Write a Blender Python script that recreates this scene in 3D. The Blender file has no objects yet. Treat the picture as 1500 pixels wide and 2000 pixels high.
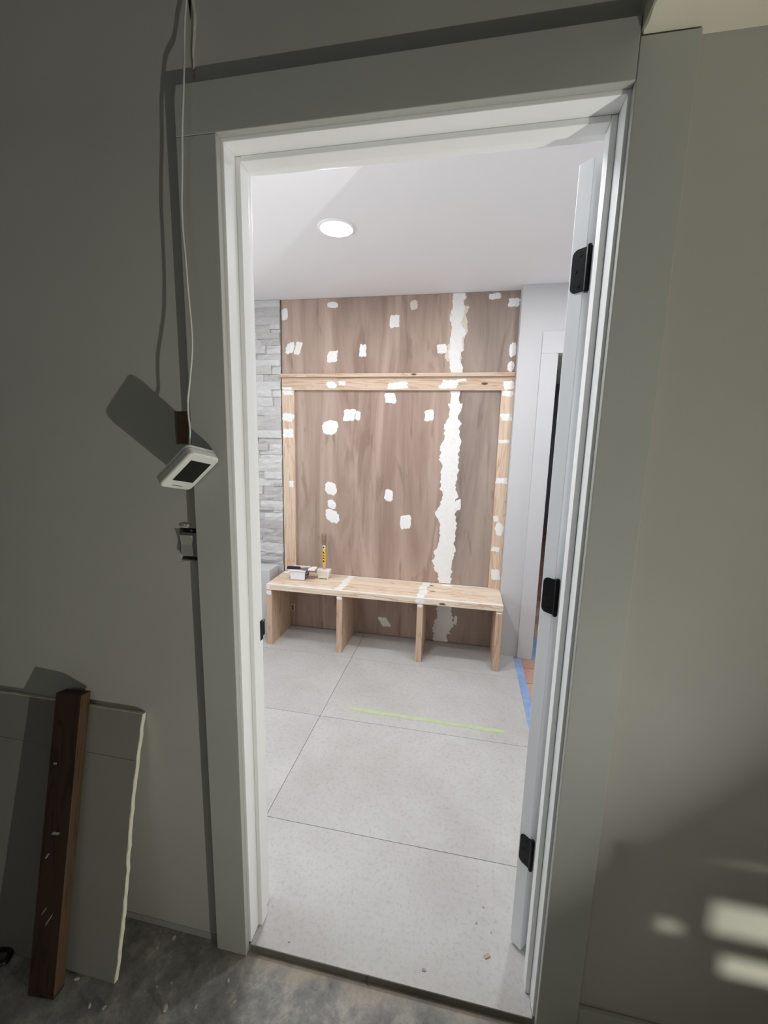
import bpy, bmesh, math, random
from mathutils import Vector, Matrix

# ------------------------------------------------------------------ camera, world, lights, exposure
sc = bpy.context.scene
COL = sc.collection
cam_d = bpy.data.cameras.new('camera')
cam = bpy.data.objects.new('camera', cam_d)
COL.objects.link(cam)
cam_d.sensor_fit = 'VERTICAL'
cam_d.sensor_height = 36.0
cam_d.lens = 822.79 / 2000 * 36.0
cam_d.clip_start = 0.01
RT = (0.98109491, 0.19207120, 0.02369460)
UP = (-0.05475105, 0.15804112, 0.98591345)
FW = (-0.18562086, 0.96857197, -0.16556944)
cam.matrix_world = Matrix(((RT[0], UP[0], -FW[0], 0.54141),
                           (RT[1], UP[1], -FW[1], -0.91051),
                           (RT[2], UP[2], -FW[2], 1.43927),
                           (0, 0, 0, 1)))
sc.camera = cam
sc.view_settings.view_transform = 'Standard'
sc.view_settings.look = 'None'
sc.view_settings.gamma = 1.0
sc.view_settings.use_curve_mapping = False
sc.view_settings.exposure = 0.32

world = bpy.data.worlds.new('overcast_sky')
sc.world = world
world.use_nodes = True
bg = world.node_tree.nodes['Background']
bg.inputs['Color'].default_value = (0.80, 0.90, 1.0, 1)
bg.inputs['Strength'].default_value = 1.0


def area(name, loc, direction, sx, sy, power, color, shape='RECTANGLE', spread=math.pi):
    d = bpy.data.lights.new(name, 'AREA')
    d.shape = shape
    d.size = sx
    if shape in ('RECTANGLE', 'ELLIPSE'):
        d.size_y = sy
    d.energy = power
    d.color = color
    d.spread = spread
    o = bpy.data.objects.new(name, d)
    COL.objects.link(o)
    o.location = loc
    o.rotation_euler = Vector(direction).to_track_quat('-Z', 'Y').to_euler()
    return o


# daylight entering by the window of the hall (right of the mudroom); the other two window lights are added fill
area('hall_window_daylight', (2.36, 1.15, 1.35), (-1, 0, 0.1), 1.1, 1.2, 4.5, (0.86, 0.93, 1.0))
area('mudroom_window_fill', (-1.72, 0.62, 1.55), (1, 0.0, -0.25), 0.95, 1.15, 14.0, (0.88, 0.94, 1.0))  # unseen window light, added to brighten the door edge and right jamb
area('garage_window_fill', (-0.7, -2.93, 1.75), (0, 1, -0.1), 1.5, 1.0, 0.4, (1.0, 0.97, 0.86))  # unseen window light, added as ambient for the unfinished room
LED_POWER = 6.9
LAMP_POWER = 35.0
LAMP = Vector((1.60, -0.885, 0.12))

# ------------------------------------------------------------------ materials
MATS = {}


def nodes_of(name, rough=0.6, spec=0.4, metal=0.0):
    m = bpy.data.materials.new(name)
    m.use_nodes = True
    nt = m.node_tree
    b = nt.nodes['Principled BSDF']
    b.inputs['Roughness'].default_value = rough
    b.inputs['Specular IOR Level'].default_value = spec
    b.inputs['Metallic'].default_value = metal
    MATS[name] = m
    return m, nt, b


def N(nt, typ, **kw):
    n = nt.nodes.new(typ)
    for k, v in kw.items():
        if k in n.inputs:
            n.inputs[k].default_value = v
        else:
            setattr(n, k, v)
    return n


def lin(c):
    return tuple((v / 255 / 12.92) if v <= 10.3 else ((v / 255 + 0.055) / 1.055) ** 2.4 for v in c) + (1,)


def ramp(nt, stops, fac):
    r = nt.nodes.new('ShaderNodeValToRGB')
    el = r.color_ramp.elements
    while len(el) < len(stops):
        el.new(0.5)
    for e, (p, c) in zip(el, stops):
        e.position = p
        e.color = c
    nt.links.new(fac, r.inputs['Fac'])
    return r.outputs['Color']


def mapped(nt, scale=(1, 1, 1), rnd=True, rot=(0, 0, 0)):
    tc = nt.nodes.new('ShaderNodeTexCoord')
    mp = nt.nodes.new('ShaderNodeMapping')
    mp.inputs['Scale'].default_value = scale
    mp.inputs['Rotation'].default_value = rot
    if rnd:
        oi = nt.nodes.new('ShaderNodeObjectInfo')
        ml = nt.nodes.new('ShaderNodeVectorMath')
        ml.operation = 'SCALE'
        ml.inputs[0].default_value = (17.0, 23.0, 31.0)
        nt.links.new(oi.outputs['Random'], ml.inputs['Scale'])
        ad = nt.nodes.new('ShaderNodeVectorMath')
        ad.operation = 'ADD'
        nt.links.new(tc.outputs['Object'], ad.inputs[0])
        nt.links.new(ml.outputs[0], ad.inputs[1])
        nt.links.new(ad.outputs[0], mp.inputs['Vector'])
    else:
        nt.links.new(tc.outputs['Object'], mp.inputs['Vector'])
    return mp.outputs[0]


def noise(nt, vec, scale, detail=4, rough=0.55, dist=0.0):
    n = N(nt, 'ShaderNodeTexNoise')
    n.inputs['Scale'].default_value = scale
    n.inputs['Detail'].default_value = detail
    n.inputs['Roughness'].default_value = rough
    n.inputs['Distortion'].default_value = dist
    nt.links.new(vec, n.inputs['Vector'])
    return n.outputs['Fac']


def mix(nt, a, b, fac, mode='MIX'):
    m = nt.nodes.new('ShaderNodeMix')
    m.data_type = 'RGBA'
    m.blend_type = mode
    m.clamp_factor = True
    fa, ia, ib = m.inputs[0], m.inputs[6], m.inputs[7]
    for sock, v in ((fa, fac), (ia, a), (ib, b)):
        if hasattr(v, 'is_linked'):
            nt.links.new(v, sock)
        else:
            sock.default_value = v
    return m.outputs[2]


def bump(nt, b, h, strength=0.2, dist=0.002):
    n = nt.nodes.new('ShaderNodeBump')
    n.inputs['Strength'].default_value = strength
    n.inputs['Distance'].default_value = dist
    nt.links.new(h, n.inputs['Height'])
    nt.links.new(n.outputs[0], b.inputs['Normal'])


def plain(name, rgb, rough=0.5, spec=0.4, metal=0.0, var=0.06, vscale=8, bstr=0.0, bscale=60):
    """a paint or plastic: one colour with slight mottling"""
    m, nt, b = nodes_of(name, rough, spec, metal)
    v = mapped(nt)
    c = lin(rgb)
    lo = tuple(x * (1 - var) for x in c[:3]) + (1,)
    hi = tuple(min(1, x * (1 + var)) for x in c[:3]) + (1,)
    nt.links.new(ramp(nt, [(0.3, lo), (0.7, hi)], noise(nt, v, vscale)), b.inputs['Base Color'])
    if bstr:
        bump(nt, b, noise(nt, v, bscale, 3), bstr)
    return m


plain('trim_paint', (245, 246, 245), 0.32, 0.5, var=0.01, vscale=3)
plain('door_paint', (244, 245, 246), 0.30, 0.5, var=0.01, vscale=3)
plain('white_wall', (202, 201, 202), 0.6, 0.3, var=0.015, vscale=2, bstr=0.05, bscale=220)
plain('white_ceiling', (242, 241, 242), 0.7, 0.2, var=0.01, vscale=2, bstr=0.04, bscale=200)
plain('putty', (238, 236, 233), 0.8, 0.2, var=0.03, vscale=60, bstr=0.5, bscale=90)
plain('putty_thin', (222, 208, 194), 0.8, 0.2, var=0.06, vscale=50, bstr=0.3, bscale=90)
plain('black_metal', (30, 30, 33), 0.38, 0.5, 0.6, var=0.1, vscale=40)
plain('screw_black', (14, 14, 15), 0.45, 0.4, 0.5)
plain('white_plastic', (206, 207, 200), 0.3, 0.5, var=0.01)
plain('black_screen', (16, 16, 17), 0.12, 0.6)
plain('grey_plastic', (120, 121, 122), 0.4, 0.4)
plain('switch_plastic', (152, 152, 147), 0.4, 0.4)
plain('tub_plastic', (236, 235, 238), 0.35, 0.5, var=0.02)
plain('dark_plastic', (22, 22, 23), 0.5, 0.4)
plain('label_dark', (40, 34, 36), 0.5, 0.3)
plain('label_red', (150, 70, 66), 0.5, 0.3)
plain('label_pale', (215, 208, 206), 0.5, 0.3)
plain('label_yellow', (226, 190, 52), 0.5, 0.3)
plain('steel', (168, 168, 170), 0.35, 0.5, 0.8)
plain('rubber_white', (230, 224, 212), 0.7, 0.3, var=0.12, vscale=50)
plain('mallet_wood', (150, 118, 96), 0.5, 0.3, var=0.2, vscale=20)
plain('mallet_wood_pale', (200, 160, 125), 0.5, 0.3, var=0.15, vscale=20)
plain('gypsum', (222, 218, 200), 0.9, 0.1, var=0.06, vscale=40, bstr=0.4, bscale=80)
plain('blue_tape', (142, 166, 208), 0.6, 0.3, var=0.12, vscale=18, bstr=0.3, bscale=60)
plain('green_tape', (190, 202, 160), 0.6, 0.3, var=0.06, vscale=18, bstr=0.3, bscale=60)
plain('far_wall', (128, 128, 136), 0.7, 0.2, var=0.03)
plain('grout', (158, 155, 152), 0.9, 0.1, var=0.08, vscale=20)
plain('mortar', (150, 136, 126), 0.9, 0.1, var=0.08, vscale=20)
plain('stone_backing', (120, 117, 114), 0.9, 0.1)
plain('tile_edge', (120, 116, 108), 0.8, 0.2, var=0.1, vscale=30)
plain('crumb', (190, 188, 180), 0.9, 0.1)
plain('stud_wood', (118, 90, 72), 0.8, 0.2, var=0.15, vscale=20)
plain('chip_wood', (190, 165, 150), 0.8, 0.2)


def near_wall(name, rgb, marks=0.5):
    """primed drywall of the unfinished room: faint clouds and scattered scuffs"""
    m, nt, b = nodes_of(name, 0.55, 0.35)
    v = mapped(nt, rnd=False)
    c = lin(rgb)
    lo = tuple(x * 0.93 for x in c[:3]) + (1,)
    base = ramp(nt, [(0.35, lo), (0.65, c)], noise(nt, v, 2.2, 5))
    scuff = ramp(nt, [(0.70, (0, 0, 0, 1)), (0.78, (1, 1, 1, 1))], noise(nt, v, 9.0, 6, 0.7))
    mm = nt.nodes.new('ShaderNodeMath')
    mm.operation = 'MULTIPLY'
    nt.links.new(scuff, mm.inputs[0])
    mm.inputs[1].default_value = marks
    dark = tuple(x * 0.55 for x in c[:3]) + (1,)
    nt.links.new(mix(nt, base, dark, mm.outputs[0]), b.inputs['Base Color'])
    bump(nt, b, noise(nt, v, 130, 3), 0.08)
    return m


near_wall('drywall_paint', (180, 179, 171))
near_wall('garage_board', (84, 80, 74), 0.4)
near_wall('soffit_paint', (212, 208, 190), 0.1)
near_wall('casing_primer', (178, 179, 172), 0.0)
near_wall('scrap_paper', (140, 137, 130), 0.5)


def pine(name, axis, light, dark, knots=True, kden=1.0):
    m, nt, b = nodes_of(name, 0.55, 0.3)
    s = [14.0, 14.0, 14.0]
    s['xyz'.index(axis)] = 0.9
    v = mapped(nt, tuple(s))
    f1 = noise(nt, v, 1.6, 3, 0.5, 1.2)
    w = nt.nodes.new('ShaderNodeMath')
    w.operation = 'MULTIPLY'
    w.inputs[1].default_value = 34.0
    nt.links.new(f1, w.inputs[0])
    sn = nt.nodes.new('ShaderNodeMath')
    sn.operation = 'SINE'
    nt.links.new(w.outputs[0], sn.inputs[0])
    a = nt.nodes.new('ShaderNodeMath')
    a.operation = 'MULTIPLY_ADD'
    a.inputs[1].default_value = 0.5
    a.inputs[2].default_value = 0.5
    nt.links.new(sn.outputs[0], a.inputs[0])
    col = ramp(nt, [(0.1, lin(light)), (0.75, lin(light)), (1.0, lin(dark))], a.outputs[0])
    fine = ramp(nt, [(0.3, (0.86, 0.84, 0.82, 1)), (0.7, (1, 1, 1, 1))], noise(nt, v, 9, 4))
    col = mix(nt, col, fine, 0.7, 'MULTIPLY')
    if knots:
        s2 = [7.0, 7.0, 7.0]
        s2['xyz'.index(axis)] = 2.6
        v2 = mapped(nt, tuple(s2))
        vo = N(nt, 'ShaderNodeTexVoronoi')
        vo.inputs['Scale'].default_value = kden
        nt.links.new(v2, vo.inputs['Vector'])
        k = ramp(nt, [(0.04 * kden, (1, 1, 1, 1)), (0.068 * kden, (0, 0, 0, 1))], vo.outputs['Distance'])
        col = mix(nt, col, lin((112, 74, 46)), k)
    oi2 = nt.nodes.new('ShaderNodeObjectInfo')
    col = mix(nt, col, ramp(nt, [(0.0, (0.88, 0.87, 0.86, 1)), (1.0, (1, 1, 1, 1))], oi2.outputs['Random']), 1.0, 'MULTIPLY')
    nt.links.new(col, b.inputs['Base Color'])
    bump(nt, b, f1, 0.05)
    return m


PL, PD = (224, 201, 180), (206, 172, 144)
pine('pine_x', 'x', PL, PD)
pine('pine_z', 'z', PL, PD)
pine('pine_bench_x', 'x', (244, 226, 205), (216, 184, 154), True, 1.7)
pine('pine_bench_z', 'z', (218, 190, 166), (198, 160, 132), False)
pine('stained_board', 'z', (58, 42, 34), (46, 33, 27), False)
pine('stained_board_lit', 'z', (88, 70, 50), (72, 54, 38), False)  # right side paler: lamp light put into the board's colour


def plywood(name, c_lo, c_mid, c_hi):
    m, nt, b = nodes_of(name, 0.55, 0.3)
    v = mapped(nt, (5.0, 5.0, 0.55))
    f = noise(nt, v, 1.1, 5, 0.62, 0.8)
    col = ramp(nt, [(0.34, lin(c_lo)), (0.5, lin(c_mid)), (0.66, lin(c_hi))], f)
    v2 = mapped(nt, (30.0, 30.0, 0.9))
    st = ramp(nt, [(0.30, (0.72, 0.68, 0.66, 1)), (0.42, (1, 1, 1, 1))], noise(nt, v2, 1.0, 4, 0.6))
    col = mix(nt, col, st, 0.75, 'MULTIPLY')
    v3 = mapped(nt, (9.0, 9.0, 1.6))
    bl = ramp(nt, [(0.57, (1, 1, 1, 1)), (0.66, (0.72, 0.68, 0.66, 1))], noise(nt, v3, 1.0, 3, 0.5, 1.5))
    col = mix(nt, col, bl, 0.8, 'MULTIPLY')
    nt.links.new(col, b.inputs['Base Color'])
    bump(nt, b, f, 0.05)
    return m


plywood('plywood_warm', (154, 130, 117), (174, 151, 137), (190, 168, 154))
plywood('plywood_grey', (138, 123, 112), (156, 139, 128), (172, 155, 143))


def stone_mat():
    m, nt, b = nodes_of('ledger_stone', 0.75, 0.3)
    oi = nt.nodes.new('ShaderNodeObjectInfo')
    base = ramp(nt, [(0.0, lin((192, 188, 185))), (0.5, lin((208, 205, 202))), (1.0, lin((224, 222, 220)))], oi.outputs['Random'])
    v = mapped(nt, (1, 1, 3))
    f = noise(nt, v, 22, 6, 0.7, 0.6)
    col = mix(nt, base, ramp(nt, [(0.3, (0.76, 0.76, 0.77, 1)), (0.65, (1, 1, 1, 1))], f), 0.8, 'MULTIPLY')
    nt.links.new(col, b.inputs['Base Color'])
    bump(nt, b, noise(nt, v, 30, 6, 0.7), 0.7, 0.006)


stone_mat()


def tile_mat():
    m, nt, b = nodes_of('porcelain_tile', 0.42, 0.4)
    v = mapped(nt)
    f1 = noise(nt, v, 3.0, 6, 0.6, 0.4)
    f2 = noise(nt, v, 75, 5, 0.75, 0.2)
    c = ramp(nt, [(0.3, lin((184, 181, 178))), (0.7, lin((200, 198, 195)))], f1)
    c = mix(nt, c, ramp(nt, [(0.36, (0.84, 0.83, 0.82, 1)), (0.5, (1, 1, 1, 1)), (0.68, (1.0, 1.0, 1.0, 1))], f2), 0.85, 'MULTIPLY')
    sp = ramp(nt, [(0.72, (0, 0, 0, 1)), (0.76, (1, 1, 1, 1))], noise(nt, v, 46, 4, 0.7, 0.6))
    c = mix(nt, c, lin((214, 212, 210)), sp)
    nt.links.new(c, b.inputs['Base Color'])
    bump(nt, b, f2, 0.04)


tile_mat()


def concrete_mat():
    m, nt, b = nodes_of('concrete', 0.7, 0.35)
    v = mapped(nt, rnd=False)
    f = noise(nt, v, 9.0, 9, 0.78, 0.1)
    c = ramp(nt, [(0.34, lin((114, 113, 110))), (0.5, lin((146, 145, 141))), (0.66, lin((192, 187, 178)))], f)
    v2 = mapped(nt, (6, 26, 1), False, (0, 0, 0.7))
    sm = ramp(nt, [(0.60, (0, 0, 0, 1)), (0.74, (1, 1, 1, 1))], noise(nt, v2, 1.6, 8, 0.8, 0.2))
    mm = nt.nodes.new('ShaderNodeMath')
    mm.operation = 'MULTIPLY'
    mm.inputs[1].default_value = 0.6
    nt.links.new(sm, mm.inputs[0])
    c = mix(nt, c, lin((188, 184, 174)), mm.outputs[0])
    # dust-toned band along the doorway: mudroom light spill put into the colour
    tc = nt.nodes.new('ShaderNodeTexCoord')
    sp = nt.nodes.new('ShaderNodeSeparateXYZ')
    nt.links.new(tc.outputs['Object'], sp.inputs[0])
    ad = nt.nodes.new('ShaderNodeMath')
    ad.operation = 'MULTIPLY_ADD'
    ad.inputs[1].default_value = 0.14
    nt.links.new(noise(nt, v, 9, 5), ad.inputs[0])
    nt.links.new(sp.outputs['Y'], ad.inputs[2])
    d1 = ramp(nt, [(0.02, (0, 0, 0, 1)), (0.07, (1, 1, 1, 1))], ad.outputs[0])
    mr = nt.nodes.new('ShaderNodeMapRange')
    mr.inputs['From Min'].default_value = -0.08
    mr.inputs['From Max'].default_value = 0.05
    nt.links.new(sp.outputs['X'], mr.inputs['Value'])
    m3 = nt.nodes.new('ShaderNodeMath')
    m3.operation = 'MULTIPLY'
    nt.links.new(d1, m3.inputs[0])
    nt.links.new(mr.outputs[0], m3.inputs[1])
    m4 = nt.nodes.new('ShaderNodeMath')
    m4.operation = 'MULTIPLY'
    m4.inputs[1].default_value = 0.75
    nt.links.new(m3.outputs[0], m4.inputs[0])
    c = mix(nt, c, lin((176, 163, 146)), m4.outputs[0])
    nt.links.new(c, b.inputs['Base Color'])
    bump(nt, b, noise(nt, v, 70, 6, 0.75), 0.6, 0.004)


concrete_mat()


def paver_mat():
    m, nt, b = nodes_of('terracotta', 0.6, 0.3)
    oi = nt.nodes.new('ShaderNodeObjectInfo')
    base = ramp(nt, [(0.0, lin((184, 146, 128))), (0.5, lin((200, 164, 146))), (1.0, lin((208, 178, 162)))], oi.outputs['Random'])
    v = mapped(nt)
    col = mix(nt, base, ramp(nt, [(0.3, (0.8, 0.8, 0.8, 1)), (0.7, (1, 1, 1, 1))], noise(nt, v, 14, 5)), 0.7, 'MULTIPLY')
    nt.links.new(col, b.inputs['Base Color'])


paver_mat()


def paver_far_mat():
    m, nt, b = nodes_of('terracotta_far', 0.6, 0.3)
    v = mapped(nt, rnd=False)
    br = N(nt, 'ShaderNodeTexBrick')
    br.inputs['Color1'].default_value = lin((150, 108, 92))
    br.inputs['Color2'].default_value = lin((172, 128, 110))
    br.inputs['Mortar'].default_value = lin((120, 106, 98))
    br.inputs['Scale'].default_value = 2.5
    br.inputs['Mortar Size'].default_value = 0.02
    nt.links.new(v, br.inputs['Vector'])
    nt.links.new(br.outputs['Color'], b.inputs['Base Color'])


paver_far_mat()


def emit(name, rgb, s):
    m, nt, b = nodes_of(name)
    b.inputs['Base Color'].default_value = (0.9, 0.9, 0.9, 1)
    b.inputs['Emission Color'].default_value = rgb + (1,)
    b.inputs['Emission Strength'].default_value = s


emit('led_lens', (1.0, 0.98, 0.97), 4.0)
m, nt, b = nodes_of('window_glass', 0.0, 0.5)
b.inputs['Transmission Weight'].default_value = 1.0
b.inputs['Base Color'].default_value = (0.95, 0.97, 0.97, 1)

# ------------------------------------------------------------------ helpers


def wloc(o):
    v = Vector((0, 0, 0))
    while o is not None:
        v += o.location
        o = o.parent
    return v


def tag(o, label=None, cat=None, group=None, kind=None):
    if label:
        o['label'] = label
    if cat:
        o['category'] = cat
    if group:
        o['group'] = group
    if kind:
        o['kind'] = kind
    return o


def thing(name, label, cat, loc, group=None, kind=None):
    o = bpy.data.objects.new(name, None)
    o.empty_display_size = 0.05
    COL.objects.link(o)
    o.location = loc
    return tag(o, label, cat, group, kind)


def finish(name, bm, mat, parent=None, local=False, origin=None, smooth=False, recalc=True):
    """link a bmesh whose coordinates are world ones (or the parent's own with local=True)"""
    if recalc:
        bmesh.ops.recalc_face_normals(bm, faces=bm.faces[:])
    me = bpy.data.meshes.new(name)
    off = Vector((0, 0, 0))
    loc = Vector((0, 0, 0))
    if not local:
        po = wloc(parent) if parent else Vector((0, 0, 0))
        if origin is None:
            c = [v.co for v in bm.verts]
            origin = Vector((sum(q.x for q in c) / len(c), sum(q.y for q in c) / len(c), min(q.z for q in c)))
        off = Vector(origin)
        loc = off - po
    if off.length > 0:
        bmesh.ops.translate(bm, vec=-off, verts=bm.verts[:])
    if smooth:
        for f in bm.faces:
            f.smooth = True
    bm.to_mesh(me)
    bm.free()
    o = bpy.data.objects.new(name, me)
    COL.objects.link(o)
    if parent:
        o.parent = parent
    o.location = loc
    for mm in (mat if isinstance(mat, (list, tuple)) else [mat]):
        me.materials.append(MATS[mm])
    return o


def add_box(bm, x0, x1, y0, y1, z0, z1, bev=0.0, mi=0):
    vs = [bm.verts.new((x, y, z)) for x in (x0, x1) for y in (y0, y1) for z in (z0, z1)]
    fs = [(0, 1, 3, 2), (4, 6, 7, 5), (0, 4, 5, 1), (2, 3, 7, 6), (0, 2, 6, 4), (1, 5, 7, 3)]
    faces = [bm.faces.new([vs[i] for i in f]) for f in fs]
    for f in faces:
        f.material_index = mi
    if bev > 0:
        es = list({e for f in faces for e in f.edges})
        bmesh.ops.bevel(bm, geom=es, offset=bev, segments=2, affect='EDGES', profile=0.5)
    return vs


def box(name, x0, x1, y0, y1, z0, z1, mat, parent=None, bev=0.0, local=False, origin=None):
    bm = bmesh.new()
    add_box(bm, x0, x1, y0, y1, z0, z1, bev)
    return finish(name, bm, mat, parent, local, origin)


def add_tube(bm, pts, r, n=8, cap=True):
    pts = [Vector(p) for p in pts]
    rings = []
    for i, p in enumerate(pts):
        t = (pts[min(i + 1, len(pts) - 1)] - pts[max(i - 1, 0)]).normalized()
        a = Vector((1, 0, 0)) if abs(t.x) < 0.9 else Vector((0, 1, 0))
        u = t.cross(a).normalized()
        w = t.cross(u)
        rr = r[i] if isinstance(r, (list, tuple)) else r
        rings.append([bm.verts.new(p + rr * (math.cos(2 * math.pi * k / n) * u + math.sin(2 * math.pi * k / n) * w)) for k in range(n)])
    for a, b_ in zip(rings, rings[1:]):
        for k in range(n):
            bm.faces.new((a[k], a[(k + 1) % n], b_[(k + 1) % n], b_[k]))
    if cap:
        bm.faces.new([bm.verts.new(v.co) for v in rings[0]])
        bm.faces.new([bm.verts.new(v.co) for v in rings[-1][::-1]])


def tube(name, pts, r, mat, parent=None, n=8, local=False, origin=None):
    bm = bmesh.new()
    add_tube(bm, pts, r, n)
    o = finish(name, bm, mat, parent, local, origin)
    for p in o.data.polygons:
        p.use_smooth = len(p.vertices) == 4
    return o


def add_prism(bm, outline, axis, a, b_, mi=0):
    """closed outline of 2-D points extruded along axis from a to b"""
    def P(u, v, w):
        return {'x': (w, u, v), 'y': (u, w, v), 'z': (u, v, w)}[axis]
    A = [bm.verts.new(P(u, v, a)) for u, v in outline]
    B = [bm.verts.new(P(u, v, b_)) for u, v in outline]
    fs = [bm.faces.new(A), bm.faces.new(B[::-1])]
    n = len(A)
    for i in range(n):
        fs.append(bm.faces.new((A[i], B[i], B[(i + 1) % n], A[(i + 1) % n])))
    for f in fs:
        f.material_index = mi


def grid_wall(name, xs, zs, y0, y1, holes, mat, parent=None):
    """slab in the XZ plane with rectangular holes (x0,x1,z0,z1)"""
    X = sorted(set(list(xs) + [h[i] for h in holes for i in (0, 1)]))
    Z = sorted(set(list(zs) + [h[i] for h in holes for i in (2, 3)]))
    bm = bmesh.new()

    def solid(i, k):
        if i < 0 or k < 0 or i >= len(X) - 1 or k >= len(Z) - 1:
            return False
        cx, cz = (X[i] + X[i + 1]) / 2, (Z[k] + Z[k + 1]) / 2
        return not any(h[0] < cx < h[1] and h[2] < cz < h[3] for h in holes)

    def q(*ps):
        bm.faces.new([bm.verts.new(p) for p in ps])
    for i in range(len(X) - 1):
        for k in range(len(Z) - 1):
            if not solid(i, k):
                continue
            a, b_, c, d = X[i], X[i + 1], Z[k], Z[k + 1]
            q((a, y0, c), (b_, y0, c), (b_, y0, d), (a, y0, d))
            q((a, y1, c), (a, y1, d), (b_, y1, d), (b_, y1, c))
            if not solid(i - 1, k):
                q((a, y0, c), (a, y0, d), (a, y1, d), (a, y1, c))
            if not solid(i + 1, k):
                q((b_, y0, c), (b_, y1, c), (b_, y1, d), (b_, y0, d))
            if not solid(i, k - 1):
                q((a, y0, c), (a, y1, c), (b_, y1, c), (b_, y0, c))
            if not solid(i, k + 1):
                q((a, y0, d), (b_, y0, d), (b_, y1, d), (a, y1, d))
    bmesh.ops.remove_doubles(bm, verts=bm.verts[:], dist=1e-5)
    return finish(name, bm, mat, parent)


def patch_bm(cx, cz, w, h, y, seed, t=0.0022, shear=0.0, n=26, rough=0.16):
    """dab of filler on a plane facing -Y: ragged outline, domed"""
    rg = random.Random(seed)
    bm = bmesh.new()
    ph = [rg.uniform(0, 6.28) for _ in range(4)]
    out = []
    for i in range(n):
        a = 2 * math.pi * i / n
        c, s = math.cos(a), math.sin(a)
        e = 5.0
        r = (abs(c) ** e + abs(s) ** e) ** (-1 / e)
        r *= 1 + rough * (0.35 * math.sin(2 * a + ph[0]) + 0.4 * math.sin(4 * a + ph[1]) + 0.25 * math.sin(9 * a + ph[2]) + 0.55 * rg.uniform(-1, 1))
        u, v = r * c * w / 2, r * s * h / 2
        out.append((cx + u + shear * v, cz + v))
    A = [bm.verts.new((x, y, z)) for x, z in out]
    B = [bm.verts.new((cx + (x - cx) * 0.9, y - t * 0.8, cz + (z - cz) * 0.9)) for x, z in out]
    Cc = [bm.verts.new((cx + (x - cx) * 0.45, y - t * rg.uniform(0.9, 1.5), cz + (z - cz) * 0.45)) for x, z in out]
    m_ = bm.verts.new((cx, y - t * 1.2, cz))
    for i in range(n):
        j = (i + 1) % n
        bm.faces.new((A[i], A[j], B[j], B[i]))
        bm.faces.new((B[i], B[j], Cc[j], Cc[i]))
        bm.faces.new((Cc[i], Cc[j], m_))
    bm.faces.new(A[::-1])
    return bm


def ribbon_bm(pts, y, seed, t=0.0025, sub=7, rag=0.16):
    """vertical ragged run of filler; pts = (x, z, width) from top to bottom"""
    rg = random.Random(seed)
    rows = []
    for i in range(len(pts) - 1):
        for k in range(sub):
            f = k / sub
            rows.append(tuple(pts[i][j] * (1 - f) + pts[i + 1][j] * f for j in range(3)))
    rows.append(pts[-1])
    bm = bmesh.new()
    R = []
    wl = wr = 0
    for x, z, w in rows:
        wl = 0.8 * wl + rg.uniform(-1, 1) * rag * w * 0.45 + (rg.uniform(-.1, .16) * w if rg.random() < .12 else 0)
        wr = 0.8 * wr + rg.uniform(-1, 1) * rag * w * 0.45 + (rg.uniform(-.16, .1) * w if rg.random() < .12 else 0)
        a, b_ = x - w / 2 + wl, x + w / 2 + wr
        us = [a, a + 0.006, x - w * 0.18, x + w * 0.18, b_ - 0.006, b_]
        us = [a] + [min(max(u, a + 0.001 * q), b_ - 0.001 * (5 - q)) for q, u in enumerate(us[1:-1], 1)] + [b_]
        ts = [0, 0.7, 1.0 + rg.uniform(-.2, .2), 1.1 + rg.uniform(-.2, .2), 0.7, 0]
        R.append([bm.verts.new((u, y - t * q, z)) for u, q in zip(us, ts)])
    for p, q in zip(R, R[1:]):
        for k in range(5):
            bm.faces.new((p[k], p[k + 1], q[k + 1], q[k]))
    return bm


# ------------------------------------------------------------------ setting: levels
ZG = -0.0258       # concrete of the unfinished room
ZC = 2.3872        # mudroom ceiling
YB = 2.0124        # face of the plywood
YW = 1.9146        # face of the white wall right of the bench niche
T = 0.117          # thickness of the door wall
XC = 0.8825        # outer edge of the right casing leg
XR = 2.30          # right wall of the unfinished room
NIX = 0.8176       # right end of the niche
XT = 0.931         # end of the porcelain tile

# unfinished room --------------------------------------------------
fl = box('floor_concrete', -2.2, XR + 0.1, -3.1, 0.012, ZG - 0.08, ZG, 'concrete', origin=(0, 0, ZG))
tag(fl, kind='structure')
HOLE_T = (-0.146, -0.080, 1.421, 1.498)      # cut-out behind the hanging controller
HOLE_S = (-0.149, -0.094, 1.134, 1.216)      # cut-out of the switch box
wf = grid_wall('wall_front', (-2.2, XR + 0.1), (ZG, 2.45), 0.0, 0.0125,
               [(-0.013, 0.802, -1, 2.066), HOLE_T, HOLE_S], 'drywall_paint')
tag(wf, kind='structure')
core = grid_wall('wall_front_core', (-2.2, 2.5), (ZG, 2.45), 0.0127, T,
                 [(-0.013, 0.802, -1, 2.066), HOLE_S], 'white_wall')
tag(core, kind='structure')
st = box('stud', HOLE_T[0] + 0.0005, HOLE_T[1], 0.009, 0.0124, HOLE_T[2] + 0.0005, HOLE_T[3] - 0.0005, 'stud_wood', wf)
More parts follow.
